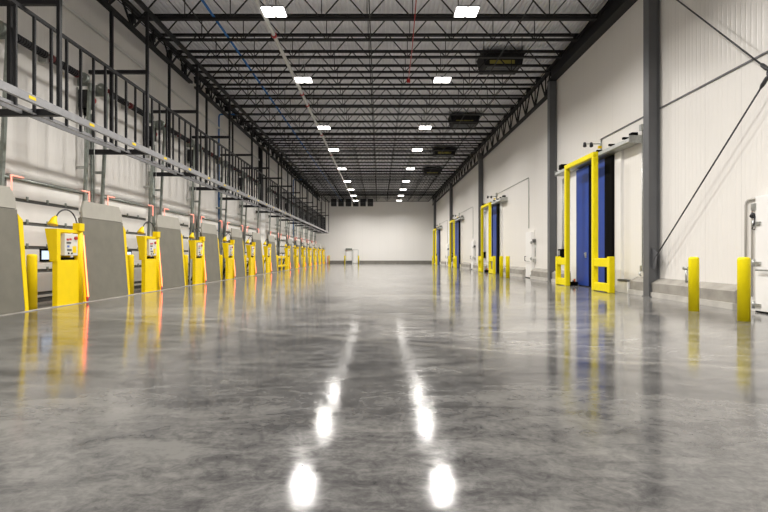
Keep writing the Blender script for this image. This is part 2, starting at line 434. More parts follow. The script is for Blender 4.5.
# roof fans (dark units with a yellow band)
fan = thing('roof_fan', (0,0,0), '', 'fan', 'dark roof fan units near the right wall')
MB().prism([(-0.75, 8.78), (0.75, 8.78), (0.88, 9.35), (-0.88, 9.35)], 'y', -0.55, 0.55).build('housing', 'joist', fan)
MB().box(-0.55, 0.45, -0.575, -0.552, 8.84, 8.98).build('yellow_band', mat('olive_yellow_band', (0.30, 0.26, 0.04), 0.5), fan)['label'] = 'yellow band'
for i in range(5):
    MB().box(-0.62, 0.62, -0.45+i*0.2, -0.37+i*0.2, 8.74, 8.775).build('louver_blade', 'grey_steel', fan)
repeat(fan, [(5.0, 15.87+1.524*k+0.762, 0) for k in (3, 9, 15, 21)],
       ['dark roof fan unit with yellow band, nearest of the four', 'second nearest dark roof fan unit above the joists', 'third dark roof fan unit from the viewer', 'farthest dark roof fan unit under the roof'])

# high-bay lights
lt = thing('high_bay_light', (0,0,0), '', 'light', 'high-bay lights in two rows')
MB().box(-0.33, 0.33, -0.29, 0.29, 0.035, 0.075).build('housing', 'lampdark', lt, bevel=0.006)
MB().box(-0.10, 0.10, -0.16, 0.16, 0.075, 0.15).build('driver_box', 'lampdark', lt)
for s_ in (-1, 1):
    MB().box(s_*0.17-0.14, s_*0.17+0.14, -0.26, 0.26, 0.0, 0.034).build('led_panel', 'led', lt)
for s_ in (-1, 1):
    la = bpy.data.lights.get('led_lamp')
    if la is None:
        la = bpy.data.lights.new('led_lamp', 'AREA'); la.shape = 'RECTANGLE'; la.size = 0.28; la.size_y = 0.52
        la.energy = LAMP_W; la.color = (1.0, 0.962, 0.915); la.spread = math.radians(LAMP_SPREAD)
    q = bpy.data.objects.new('led_lamp', la); C.objects.link(q); q.parent = lt; q.location = (s_*0.17, 0, -0.006)
for s_ in (-1, 1):
    MB().tube([(s_*0.2, 0, 0.075), (0.0, 0, 0.75), (0, 0, 1.2)], 0.006, 6).build('hanger_cable', 'galv', lt)
LY = [14.7, 20.4, 28.0, 33.9, 41.3, 48.3, 54.3, 59.8, 65.2]
locs, labs = [], []
for row, xx in (('left', -3.03), ('right', 2.5)):
    for i, y in enumerate(LY):
        locs.append((xx, y, 8.07)); labs.append('bright twin-panel high-bay light, %s in the %s row' % ('nearest' if i == 0 else ('farthest' if i == len(LY)-1 else ordn(i+1)), row))
    for j, y in enumerate((8.2, 1.8, -4.5)):
        locs.append((xx, y, 8.07)); labs.append('twin-panel high-bay light of the %s row, %s overhead before the photographed ones' % (row, ordn(j+1)))
repeat(lt, locs, labs)

# ------------------------------------------------------------------ left: hanging rack
cw = thing('hanging_rack', (0, 0, 0), 'long hanging steel rack of dark upright bars and grey channels above the docks', 'rack')
Y0, Y1 = 6.0, 68.75
MB().box(-6.765, -6.745, Y0, Y1, 4.075, 4.23).box(-6.82, -6.765, Y0, Y1, 4.075, 4.09).build('front_channel', 'toe', cw)
MB().box(-7.31, -7.29, Y0, Y1, 4.075, 4.16).box(-7.29, -7.24, Y0, Y1, 4.075, 4.09).build('inner_channel', 'toe', cw)
MB().box(-7.60, -7.55, Y0, Y1, 4.10, 4.19).build('back_channel', 'toe', cw)
MB().box(-7.30, -7.24, Y0, Y1, 6.11, 6.18).build('top_rail', 'black', cw)
bm_ = None; rest = MB()
bys = []; yy = 14.13 - 0.558*9
while yy < 68.6: bys.append(yy); yy += 0.558
for i, yy in enumerate(bys):
    if i < 100:
        if bm_ is None:
            q = MB().box(-0.026, 0.026, -0.026, 0.026, 4.09, 6.115).build('upright_bar', 'black', cw); bm_ = q.data
        else:
            q = bpy.data.objects.new('upright_bar', bm_); C.objects.link(q); q.parent = cw
        q.location = (-7.27, yy, 0)
    else: rest.box(-7.296, -7.244, yy-0.026, yy+0.026, 4.09, 6.115)
if rest.v: rest.build('upright_bars', 'black', cw)['kind'] = 'stuff'
for i in range(15):
    yy = 9.85 + 2.06*i
    MB().box(-6.745, -6.741, yy, yy+0.20, 4.13, 4.19).build('sticker', 'yellow', cw)['label'] = 'small yellow sticker'

# hanger frames: bracket from the wall, two posts to the roof
hf = MB().box(-8.58, -6.775, -0.06, 0.06, 4.06, 4.20).build('hanger_frame', 'black', cw, bevel=0.006)
MB().box(-8.50, -6.77, -0.05, 0.05, 6.42, 6.52).build('upper_arm', 'black', hf)
MB().box(-6.84, -6.77, -0.045, 0.045, 4.20, 8.22).build('room_post', 'black', hf)
MB().box(-7.89, -7.81, -0.045, 0.045, 4.20, 8.24).build('wall_post', 'black', hf)
MB().box(-8.595, -8.58, -0.09, 0.09, 4.02, 4.24).build('wall_plate', 'black', hf)
for k in range(15):
    q = hf if k == 0 else copy_tree(hf, cw)
    q.location = (0, 10.88 + P*k, 0)

# ------------------------------------------------------------------ left: dock bays
NB = 13
def dock_label(k): return 'nearest' if k == 0 else ('farthest' if k == NB-1 else ordn(k+1))
by = lambda k: P*k + off(k)

# sectional dock doors (structure) : local y = bay offset, door 11.75..15.05
def dock_door():
    d = bpy.data.objects.new('door_1', None); C.objects.link(d)
    ys, ye = 11.95, 14.75
    js = [0.02, 0.16, 0.72, 1.29, 1.86, 2.40, 2.88]
    for a, b in zip(js[:-1], js[1:]):
        s_ = MB().box(-8.50, -8.42, ys, ye, a+0.04, b-0.04).build('door_section', 'doorwhite', d, bevel=0.008)
        if a > 0.5:
            for yy in (12.6, 13.35, 14.1):
                MB().box(-8.42, -8.395, yy-0.03, yy+0.03, a+0.0, a+0.10).build('hinge', 'galv_paint', s_)
    MB().box(-8.49, -8.445, ys, ye, 0.0, 2.88).build('joint_seal', 'seal', d)
    w = MB().box(-8.425, -8.40, 13.06, 13.62, 0.95, 1.27).build('window_frame', 'rubber', d)
    MB().box(-8.40, -8.397, 13.11, 13.57, 1.0, 1.22).build('pane', 'pane', w)
    MB().tube([(-8.38, 11.7, 2.87), (-8.38, 15.0, 2.87)], 0.035, 8).build('head_bar', 'galv_paint', d)
    for yy in (11.72, 14.92):
        MB().bar((-8.50, yy, 0.0), (-8.22, yy, 6.0), 0.07, 0.09, up=(0,1,0)).build('track', 'galv_paint', d)
        for z in (1.0, 2.3, 3.6, 4.9):
            MB().box(-8.598, -8.44 + 0.03*z, yy-0.02, yy+0.02, z-0.04, z+0.04).build('track_bracket', 'galv', d)
    MB().box(-8.59, -8.52, ys-0.35, ye+0.35, 2.95, 3.10).build('header_trim', 'doorwhite', d)
    return d
d0 = dock_door()
for k in range(NB):
    o = d0 if k == 0 else copy_tree(d0)
    o.name = 'door_%d' % (k+1); o.location = (0, by(k)+DS, 0)
    struct(o, 'white sectional dock door on the left wall, %s' % (dock_label(k) if k in (0, NB-1) else dock_label(k) + ' from the viewer'), 'door')

o = copy_tree(d0); o.name = 'door_14'; o.location = (0, -P+DS, 0)
struct(o, 'white sectional dock door behind the dock leveler cut by the left photo edge', 'door')
# red corner leds on each door
cl = thing('corner_light', (0,0,0), '', 'red light', 'red corner lights at the dock door heads')
MB().box(-8.33, -8.31, 11.94, 11.965, 2.55, 2.93).build('upright_strip', 'redled_soft', cl)
MB().box(-8.33, -8.31, 11.965, 12.35, 2.905, 2.93).build('level_strip', 'redled_soft', cl)
MB().box(-8.42, -8.33, 11.92, 11.98, 2.86, 2.95).build('bracket', 'galv', cl)
locs = []; labs = []
for k in range(NB):
    locs.append((0, by(k)+DS, 0)); labs.append('glowing red corner strip at the near top corner of the %s dock door' % dock_label(k))
repeat(cl, locs, labs)
cr = thing('corner_light', (0,0,0), '', 'red light', 'red corner lights at the dock door heads')
MB().box(-8.33, -8.31, 15.05, 15.075, 2.55, 2.93).build('upright_strip', 'redled_soft', cr)
MB().box(-8.33, -8.31, 14.70, 15.05, 2.905, 2.93).build('level_strip', 'redled_soft', cr)
MB().box(-8.598, -8.33, 15.04, 15.10, 2.86, 2.95).build('bracket', 'galv', cr)
repeat(cr, [(0, by(k)+DS, 0) for k in range(NB)],
       ['glowing red corner strip at the far top corner of the %s dock door' % dock_label(k) for k in range(NB)])

# upright dock levelers
lv = thing('dock_leveler', (0,0,0), '', 'dock leveler', 'upright dock levelers along the left side')
LW = 1.93
def lean(z): return -6.93 - 0.078*z
def plate(name, m, ypts, t0=0.0, t1=0.10):
    vs = []
    for t in (t0, t1):
        for (y, z) in ypts: vs.append((lean(z)-t, y, z))
    n = len(ypts)
    fs = [tuple(range(n)), tuple(range(n, 2*n))[::-1]] + [(i, (i+1)%n, (i+1)%n+n, i+n) for i in range(n)]
    return MB().add(vs, fs).build(name, m, lv, bevel=0.006)
plate('deck_plate', 'leveler', [(0.0, 0.02), (LW, 0.02), (LW, 2.0), (0.0, 2.0)])
plate('lip_plate', 'lip', [(0.02, 2.01), (LW-0.02, 2.01), (LW-0.03, 2.22), (LW-0.14, 2.42), (0.14, 2.42), (0.03, 2.22)], -0.004, 0.05)
for yy in (0.15, 0.68, 1.22, 1.75):
    MB().bar((lean(0.1)-0.17, yy, 0.05), (lean(1.85)-0.17, yy, 1.85), 0.06, 0.13, up=(0,1,0)).build('stiffener', 'leveler', lv)
MB().tube([(lean(1.93)-0.06, 0.03, 2.005), (lean(1.93)-0.06, LW-0.03, 2.005)], 0.03, 8).build('lip_hinge', 'leveler', lv)
MB().bar((-7.85, 0.95, 0.06), (lean(1.5)-0.2, 0.95, 1.45), 0.08, 0.08).build('lift_cylinder', 'steelrod', lv)
repeat(lv, [(0, 12.20 + P*k + off(k), 0) for k in range(-1, NB)],
       ['grey dock leveler stored upright, cut by the left photo edge'] +
       ['grey dock leveler stored upright, %s beyond the %s yellow control stand' % ('just', dock_label(k)) for k in range(NB)])

# yellow side guards leaning on the far edge of every leveler, bollard beside
sg = thing('side_guard', (0,0,0), '', 'side guard', 'leaning yellow side guards')
def lean2(z): return lean(z) - 0.01
vs = []
for (y, z) in ((0, 0.0), (0.10, 0.0), (0.13, 1.80), (0.0, 1.92)):
    vs += [(lean2(z), y, z)]
for (y, z) in ((0, 0.0), (0.10, 0.0), (0.13, 1.80), (0.0, 1.92)):
    vs += [(lean2(z)-0.045, y, z)]
MB().add(vs, [(0,1,2,3),(7,6,5,4),(0,4,5,1),(1,5,6,2),(2,6,7,3),(3,7,4,0)]).build('guard_plate', 'yellow', sg, bevel=0.008)
MB().box(-7.06, -6.93, 0.0, 0.11, 0.0, 0.012).build('foot_plate', 'steelrod', sg)
repeat(sg, [(0, 10.04 + P*(k+1) + (off(k)), 0) for k in range(-1, NB)],
       ['leaning yellow side guard beside the bollard, %s on the left' % ('nearest' if k == 0 else ordn(k+1) + ' from the viewer') for k in range(NB+1)])
def bollard_proto(name, r, h, m, grp):
    b = thing(name, (0,0,0), '', 'bollard', grp)
    MB().lathe([(r, 0.0), (r, h-0.05), (r*0.94, h-0.02), (r*0.7, h-0.004), (0.001, h)], 0, 0, 22, 0.0).build('sleeve', m, b)
    return b
bo = bollard_proto('dock_bollard', 0.095, 1.13, 'yellow', 'yellow bollards between the docks')
repeat(bo, [(-7.08, 10.43 + P*(k+1) + off(k), 0) for k in range(-1, NB-1)] + [(-6.82, 69.3, 0)],
       ['round yellow bollard left of the %s yellow control stand' % dock_label(k) for k in range(NB)] +
       ['last short yellow bollard on the left, close to the end wall'])

# yellow control stands
st = thing('control_stand', (0,0,0), '', 'control stand', 'yellow dock control stands')
xf, xk = -6.92, -7.03
ya, yb = 0.15, 1.10
mb = MB()
mb.box(xk, xf, ya, yb, 0.0, 1.0)
mb.box(xk, xf, ya, 0.26, 1.0, 1.68)
mb.box(xk, xf, 0.90, yb, 1.0, 1.68)
mb.box(xk, xf, 0.26, 0.90, 1.61, 1.68)
mb.build('cabinet', 'yellow', st)
MB().box(xk-0.10, xk-0.085, 0.2, 0.95, 0.97, 1.66).build('recess_back', 'yellow', st)
MB().prism([(xf, 0.97), (xf, 1.68), (xf-0.26, 1.68), (xf-0.14, 0.97)], 'y', ya-0.02, ya-0.001).build('side_wing', 'yellow', st)
MB().tube([(xf-0.04, 1.0, 0.0), (xf-0.04, 1.0, 1.70)], 0.085, 16).build('post', 'yellow', st)
MB().box(xf-0.10, xf+0.06, 0.86, 1.06, 1.66, 1.84).build('clamp_box', 'yellow', st, bevel=0.012)
cb = MB().box(xf-0.10, xf+0.02, 0.38, 0.86, 1.10, 1.59).build('control_box', 'beige_box', st, bevel=0.012); cb['label'] = 'beige control box with buttons'
MB().tube([(xf+0.02, 0.76, 1.49), (xf+0.055, 0.76, 1.49)], 0.04, 14).build('stop_button', 'red', cb)['label'] = 'red stop button'
MB().box(xf+0.02, xf+0.024, 0.66, 0.80, 1.16, 1.31).build('warning_label', 'yellow', cb)['label'] = 'yellow warning label'
for j, (a, b, z, m) in enumerate(((0.44, 0.52, 1.43, 'red'), (0.54, 0.62, 1.44, 'red'), (0.44, 0.60, 1.36, 'seal'), (0.46, 0.54, 1.28, 'chainpaint'), (0.46, 0.62, 1.20, 'seal'))):
    MB().box(xf+0.02, xf+0.024, a, b, z, z+0.045).build('print_block', m, cb)
for yy in (0.50, 0.62):
    MB().tube([(xf+0.02, yy, 1.15), (xf+0.04, yy, 1.15)], 0.018, 10).build('push_button', 'rubber', cb)
MB().box(xf-0.15, xf-0.02, 0.42, 0.80, 1.0, 1.06).build('cable_gland', 'rubber', st)
arc = []
for i in range(13):
    t = i/12; a = PI*(0.02 + 0.90*t)
    arc.append((-6.99 - 0.10*t, 0.66 + 0.30*math.cos(a), 1.86 + 0.27*math.sin(a)))
arc = [(-6.97, 0.96, 1.842)] + arc
MB().tube(arc, 0.016, 8).build('lamp_arm', 'steelrod', st)
e = Vector(arc[-1])
q = MB().tube([e+Vector((0,-0.0,0.03)), e+Vector((-0.01,-0.04,-0.02)), e+Vector((-0.02,-0.08,-0.14)), e+Vector((-0.02,-0.085,-0.16))], [0.03, 0.055, 0.10, 0.105], 16).build('lamp_shade', 'yellow', st); q['label'] = 'yellow bell lamp shade'
repeat(st, [(0, 10.85 + by(k), 0) for k in range(NB)],
       ['yellow control stand with beige control box and gooseneck lamp, %s' % ('nearest on the left' if k == 0 else ('farthest, last before the end wall' if k == NB-1 else ordn(k+1) + ' from the viewer')) for k in range(NB)])

# leaning red guide lights between stand and leveler
gd = thing('guide_light', (0,0,0), '', 'red light', 'leaning red guide lights beside the levelers')
MB().bar((-6.95, -0.02, 0.0), (-7.09, -0.02, 1.82), 0.05, 0.07, up=(0,1,0)).build('backing_bar', 'yellow', gd)
MB().tube([(-6.90, 0.03, 0.12), (-7.02, 0.03, 1.58)], 0.017, 8).build('red_tube', 'redled', gd)['label'] = 'glowing red tube'
MB().box(-7.0, -6.92, 0.0, 0.07, 0.02, 0.12).build('end_cap', 'red', gd)
repeat(gd, [(0, 12.10 + by(k), 0) for k in range(NB)],
       ['leaning red guide light right of the %s control stand' % dock_label(k) for k in range(NB)])
o = thing('guide_light', (-6.95, 68.7, 0), 'short red guide post beside the last left bollard', 'red light')
MB().box(-0.06, 0.06, -0.06, 0.06, 0.0, 0.03).build('base', 'red', o); MB().tube([(0,0,0.03),(0,0,1.02)], 0.06, 10).build('red_tube', 'orange', o)

# door spring shafts and operators high on the wall
sh = thing('spring_shaft', (0,0,0), '', 'spring shaft', 'door spring shafts on the left wall')
MB().tube([(-8.36, 11.5, 6.12), (-8.36, 15.15, 6.12)], 0.022, 8).build('shaft', 'galv', sh)
for a, b in ((12.0, 13.2), (13.45, 14.5)):
    pts = [];
    MB().tube([(-8.36, a, 6.12), (-8.36, b, 6.12)], 0.085, 12).build('spring', 'steelrod', sh)
    rg = MB()
    q = a + 0.03
    while q < b: rg.tube([(-8.36, q, 6.12), (-8.36, q+0.035, 6.12)], 0.098, 10); q += 0.085
    rg.build('spring_coil', 'black', sh)
for yy in (11.68, 14.85):
    q = MB().lathe([(0.13, -0.07), (0.15, -0.05), (0.11, -0.03), (0.11, 0.03), (0.15, 0.05), (0.13, 0.07)], 0, 0, 14).build('cable_drum', 'galv_paint', sh)
    q.rotation_euler = (PI/2, 0, 0); q.location = (-8.36, yy, 6.12)
    MB().box(-8.595, -8.30, yy+0.09, yy+0.11, 5.92, 6.26).build('bearing_plate', 'galv_paint', sh)
for yy in (12.0, 13.42, 14.52):
    MB().tube([(-8.36, yy-0.03, 6.12), (-8.36, yy+0.03, 6.12)], 0.105, 10).build('spring_cone', 'darkred', sh)
MB().box(-8.595, -8.40, 13.28, 13.40, 5.98, 6.26).build('centre_bracket', 'galv', sh)
repeat(sh, [(0, by(k)+DS, 0) for k in range(NB)],
       ['dark door spring shaft high above the %s dock door' % dock_label(k) for k in range(NB)])
op = thing('door_operator', (0,0,0), '', 'door operator', 'black door operators on the left wall')
MB().box(-8.56, -8.26, 14.98, 15.30, 5.32, 5.82).build('motor_housing', 'black', op, bevel=0.02)
MB().tube([(-8.40, 15.30, 5.62), (-8.40, 15.42, 5.62)], 0.12, 14).build('hoist_wheel', 'red', op)['label'] = 'red hoist wheel'
MB().tube([(-8.40, 15.14, 5.32), (-8.40, 15.14, 5.12)], 0.09, 12).build('motor', 'rubber', op)
MB().box(-8.598, -8.56, 14.97, 15.33, 5.25, 5.88).build('wall_bracket', 'galv', op)
MB().tube([(-8.31, 15.36, 5.55), (-8.31, 15.36, 1.6)], 0.010, 6).build('hand_chain', 'galv', op)
MB().tube([(-8.52, 15.24, 5.28), (-8.52, 15.24, 3.2)], 0.022, 8).build('power_conduit', 'galv', op)
KO = [k for k in range(NB) if k != 5]
KP = [k for k in KO if k not in (3, 8)]
repeat(op, [(0, by(k)+DS-0.06, 0) for k in KP],
       ['black door operator with red wheel, above the far side of the %s dock door' % dock_label(k) for k in KP])
cd = thing('conduit_riser', (0,0,0), '', 'conduit', 'grey conduit risers between dock doors')
for yy in (15.46, 15.58):
    MB().tube([(-8.55, yy, 0.0), (-8.55, yy, 5.3)], 0.028, 8).build('conduit', 'galv_paint', cd)
for z in (2.6, 3.8, 5.0):
    MB().box(-8.598, -8.58, 15.40, 15.64, z-0.02, z+0.02).build('strap', 'galv', cd)
bx = MB().box(-8.598, -8.44, 15.36, 15.68, 1.45, 1.8).build('junction_box', 'galv', cd, bevel=0.01)
repeat(cd, [(0, by(k)+DS+0.13, 0) for k in KO],
       ['pair of grey conduits and box right of the %s dock door' % dock_label(k) for k in KO])

# white boxed column in the wide gap
o = thing('boxed_column', (-8.45, 36.42, 0), 'white boxed column on the left wall with dark steel above', 'column')
MB().box(-0.148, 0.17, -0.68, 0.62, 0, 4.6).build('white_casing', 'whitegloss', o, bevel=0.015)
MB().box(-0.14, 0.12, -0.13, 0.13, 4.6, 8.95).build('steel_shaft', 'black', o)
o = thing('barrier_rail', (-7.05, 0, 0), 'low yellow barrier with two rails in the wide gap between docks', 'barrier')
MB().box(-0.05, 0.05, 35.29, 38.4, 0.92, 1.06).build('top_rail', 'yellow', o, bevel=0.01)
MB().box(-0.05, 0.05, 35.29, 38.4, 0.30, 0.44).build('lower_rail', 'yellow', o, bevel=0.01)
for yy in (35.34, 36.85, 38.42):
    MB().box(-0.06, 0.06, yy-0.06, yy+0.06, 0, 1.10).build('barrier_post', 'yellow', o, bevel=0.01)

# ------------------------------------------------------------------ right: sliding cold store doors
DOFF = [0, 15.3, 30.5, 45.8]
def sliding_door():
    d = bpy.data.objects.new('door_20', None); C.objects.link(d)
    x0, x1 = 7.28, 7.40
    for a, b in ((16.53, 17.60), (17.84, 18.95)):
        l = MB().box(x0, x1, a, b, 0.03, 4.24).build('leaf', 'blue', d, bevel=0.012)
        if a > 17.7:
            h = MB().box(x0-0.02, x0, a+0.16, a+0.26, 1.02, 1.22).build('handle_plate', 'galv', l)
            MB().tube([(x0-0.02, a+0.21, 1.06), (x0-0.06, a+0.21, 1.08), (x0-0.06, a+0.21, 1.18), (x0-0.02, a+0.21, 1.2)], 0.010, 8).build('pull_handle', 'galv', l)
    MB().box(x0+0.01, x1, 17.60, 17.84, 0.03, 4.24).build('centre_gasket', 'rubber', d)
    MB().box(x0-0.015, x1, 16.03, 16.53, 0.0, 4.24).build('side_gasket', 'rubber', d)
    # jambs and head of the opening
    MB().box(7.36, 7.448, 15.62, 16.03, 0, 4.3).build('jamb', 'whitegloss', d)
    MB().box(7.36, 7.448, 18.95, 19.72, 0, 4.3).build('jamb', 'whitegloss', d)
    MB().box(7.40, 7.448, 16.03, 18.95, 0.0, 4.30).build('opening_liner', 'seal', d)
    # track with sloping hood
    t = MB().prism([(7.06, 4.33), (7.10, 4.30), (7.40, 4.30), (7.445, 4.50), (7.10, 4.45)], 'y', 14.5, 20.6).build('track', 'galv', d)
    MB().box(7.06, 7.44, 14.47, 14.50, 4.29, 4.50).build('track_end_plate', 'galv', t)
    MB().box(7.06, 7.44, 20.60, 20.63, 4.29, 4.50).build('track_end_plate', 'galv', t)
    for yy in (15.0, 15.9, 16.8, 17.7, 18.6, 19.5, 20.3):
        MB().box(7.12, 7.30, yy-0.04, yy+0.04, 4.50, 4.56).build('hanger_bracket', 'rubber', t)
    MB().box(7.15, 7.25, 16.70, 16.78, 4.60, 4.68).build('limit_tag', 'yellow', t)
    MB().box(7.16, 7.38, 20.15, 20.45, 4.56, 4.70).build('drive_motor', 'rubber', d, bevel=0.02)
    MB().box(7.2, 7.38, 14.6, 14.8, 4.53, 4.62).build('idler_box', 'rubber', d, bevel=0.02)
    return d
sd = sliding_door()
near4 = ['nearest', 'second', 'third', 'farthest']
for i, y in enumerate(DOFF):
    o = sd if i == 0 else copy_tree(sd)
    o.name = 'door_%d' % (20+i); o.location = (0, y, 0)
    struct(o, 'tall blue sliding cold store door, %s on the right wall' % near4[i], 'door')

gdp = thing('door_guard', (0,0,0), '', 'door guard', 'yellow door guards around the blue doors')
X = 6.78
def sq(mb, a, b, w=0.155): return mb.bar(a, b, w, w)
for yy in (16.12, 18.50):
    MB().box(X-0.08, X+0.08, yy-0.08, yy+0.08, 0.0, 4.20).build('tall_post', 'yellow_plastic', gdp, bevel=0.03)
MB().box(X-0.08, X+0.08, 16.04, 18.58, 4.20, 4.36).build('header', 'yellow_plastic', gdp, bevel=0.03)
for (pa, pb) in ((14.92, 16.04), (18.58, 19.50)):
    outer = pa+0.08 if pb < 17 else pb-0.08
    MB().box(X-0.085, X+0.085, outer-0.085, outer+0.085, 0.0, 1.07).build('short_post', 'yellow_plastic', gdp, bevel=0.03)
    a, b = (outer+0.085, pb) if pb < 17 else (pa, outer-0.085)
    MB().box(X-0.075, X+0.075, a, b, 0.76, 1.02).build('upper_rail', 'yellow_plastic', gdp, bevel=0.025)
    MB().box(X-0.075, X+0.075, a, b, 0.02, 0.27).build('lower_rail', 'yellow_plastic', gdp, bevel=0.025)
repeat(gdp, [(0, y, 0) for y in DOFF],
       ['tall yellow door guard frame with low side rails, %s on the right' % near4[i] for i in range(4)])

sn = thing('sensor_arm', (0,0,0), '', 'sensor', 'sensor arms above the blue doors')
MB().tube([(7.42, 17.15, 5.0), (7.42, 17.15, 4.62)], 0.03, 8).build('mount_pole', 'galv', sn)
MB().tube([(7.42, 17.15, 4.84), (6.86, 17.15, 4.84)], 0.02, 8).build('arm', 'galv', sn)
for xx in (6.86, 7.08):
    MB().tube([(xx, 17.12, 4.86), (xx-0.02, 17.06, 4.74)], [0.045, 0.06], 12).build('sensor_head', 'steelrod', sn)
repeat(sn, [(0, y, 0) for y in DOFF], ['grey arm with two sensor heads above the %s blue door' % near4[i] for i in range(4)])

fg = thing('floor_guide', (0,0,0), '', 'floor guide', 'floor guides at the blue doors')
MB().box(7.02, 7.26, 18.72, 19.02, 0.0, 0.13).build('guide_block', 'rubber', fg, bevel=0.015)
MB().tube([(7.09, 18.75, 0.13), (7.09, 18.75, 0.19)], 0.03, 10).build('roller', 'steelrod', fg)
MB().tube([(7.16, 18.80, 0.13), (7.16, 18.80, 0.24)], 0.04, 10).build('beacon', 'orange', fg)['label'] = 'orange beacon'
repeat(fg, [(0, y, 0) for y in DOFF], ['small black floor guide with orange beacon at the %s blue door' % near4[i] for i in range(4)])

wb = thing('wall_control', (0,0,0), '', 'control box', 'wall controls left of the blue doors')
MB().box(7.26, 7.445, 20.55, 20.85, 0.92, 1.36).build('enclosure', 'rubber', wb, bevel=0.012)
MB().box(7.25, 7.26, 20.60, 20.80, 1.10, 1.30).build('front_plate', 'galv', wb)
for yy in (20.62, 20.76):
    MB().tube([(7.41, yy, 1.36), (7.41, yy, 4.2)], 0.018, 8).build('cable_conduit', 'galv', wb)
repeat(wb, [(0, y, 0) for y in DOFF], ['dark control box with conduits on wall left of the %s blue door' % near4[i] for i in range(4)])

pl = thing('end_plinth', (0,0,0), '', 'plinth', 'white plinths right of the blue doors')
MB().box(7.22, 7.445, 14.88, 15.55, 0, 0.33).build('plinth', 'whitegloss', pl, bevel=0.01)
MB().box(7.20, 7.445, 14.90, 15.5, 0.331, 0.39).build('dark_cap', 'seal', pl, bevel=0.008)
repeat(pl, [(0, y, 0) for y in DOFF], ['low white plinth with dark cap at the right foot of the %s blue door' % near4[i] for i in range(4)])

# conduits on the wall
o = thing('wall_conduit', (7.42, 14.45, 0), 'thin conduit down the wall between the nearest blue door and grey column', 'conduit')
MB().tube([(0, 0, 4.62), (0, 0, 0.82)], 0.018, 8).build('conduit', 'galv', o)
MB().box(-0.06, 0.028, -0.07, 0.07, 4.62, 4.80).build('junction_box', 'galv', o, bevel=0.01)
MB().box(-0.05, 0.028, -0.06, 0.06, 0.66, 0.82).build('outlet_box', 'galv', o, bevel=0.01)
MB().tube([(-0.03, 0.02, 0.68), (-0.10, -0.02, 0.58), (-0.06, -0.05, 0.52)], 0.022, 8).build('cable_loop', 'galv', o)
wc = thing('wall_conduit', (0,0,0), '', 'conduit', 'conduits from blue doors to white wall doors')
MB().tube([(7.43, 32.4, 4.98), (7.43, 25.6, 4.98), (7.43, 25.5, 4.96), (7.43, 25.48, 4.88), (7.43, 25.48, 2.45)], 0.016, 8).build('conduit', 'galv_paint', wc)
MB().box(7.36, 7.446, 32.3, 32.5, 4.86, 5.06).build('junction_box', 'galv', wc)
repeat(wc, [(0, y, 0) for y in (0, 15.2, 30.5)], ['thin conduit from the %s blue door down to a white wall door' % t for t in ('second', 'third', 'farthest')])
o = thing('pipe_stub', (7.36, 12.28, 0.45), 'small grey capped pipe stub standing on the curb left of the bollards', 'pipe stub')
MB().tube([(0, 0, 0.0), (0, 0, 0.30)], 0.025, 10).build('stub', 'galv', o)
MB().tube([(0, -0.09, 0.34), (0, 0.09, 0.34)], 0.045, 10).build('tee_fitting', 'galv', o)

# personnel doors (white, freezer type)
def pdoor(yh, yo, full):
    """yh: hinge edge y, yo: other edge"""
    d = bpy.data.objects.new('door_30', None); C.objects.link(d)
    a, b = min(yh, yo), max(yh, yo)
    s_ = 1 if yo > yh else -1
    l = MB().box(7.30, 7.43, a, b, 0.03, 2.25).build('leaf', 'whitegloss', d, bevel=0.02)
    MB().box(7.40, 7.448, a-0.06, b+0.06, 0.0, 2.32).build('frame', 'doorwhite', d)
    MB().box(7.295, 7.43, a+0.01, b-0.01, 0.005, 0.03).build('sweep', 'rubber', d)
    for z in (0.14, 0.95, 1.72):
        MB().bar((7.285, yh+s_*0.02, z), (7.285, yh+s_*0.16, z), 0.03, 0.06).build('strap_hinge', 'galv', d)
        MB().tube([(7.28, yh-s_*0.02, z-0.07), (7.28, yh-s_*0.02, z+0.07)], 0.03, 10).build('hinge_knuckle', 'galv', d)
    MB().tube([(7.29, yo-s_*0.10, 1.05), (7.22, yo-s_*0.12, 1.05), (7.22, yo-s_*0.16, 0.85), (7.29, yo-s_*0.18, 0.82)], 0.018, 8).build('pull_handle', 'rubber', d)
    MB().tube([(7.24, yh+s_*0.10, 0.82), (7.24, yo-s_*0.10, 0.82)], 0.016, 8).build('push_bar', 'galv', d)
    return d
for i, (yh, yo) in enumerate(((9.95, 8.95), (24.6, 25.6), (39.85, 40.85), (55.1, 56.0))):
    d = pdoor(yh, yo, True); d.name = 'door_%d' % (30+i)
    struct(d, ['white freezer door with steel hinges at the right photo edge', 'white narrow wall door behind the second pair of bollards', 'white wall door between second and third blue doors', 'farthest white wall door before the last blue door'][i], 'door')
    if i:
        MB().box(7.30, 7.445, yh-0.24, yh-0.12, 1.72, 1.88).build('switch_box', 'seal', d, bevel=0.01)
        MB().box(7.32, 7.445, yh-0.24, yh-0.12, 0.78, 0.95).build('switch_box', 'galv', d, bevel=0.01)
        MB().tube([(7.42, yh-0.2, 1.7), (7.42, yh-0.2, 1.05)], 0.02, 8).build('conduit', 'galv', d)
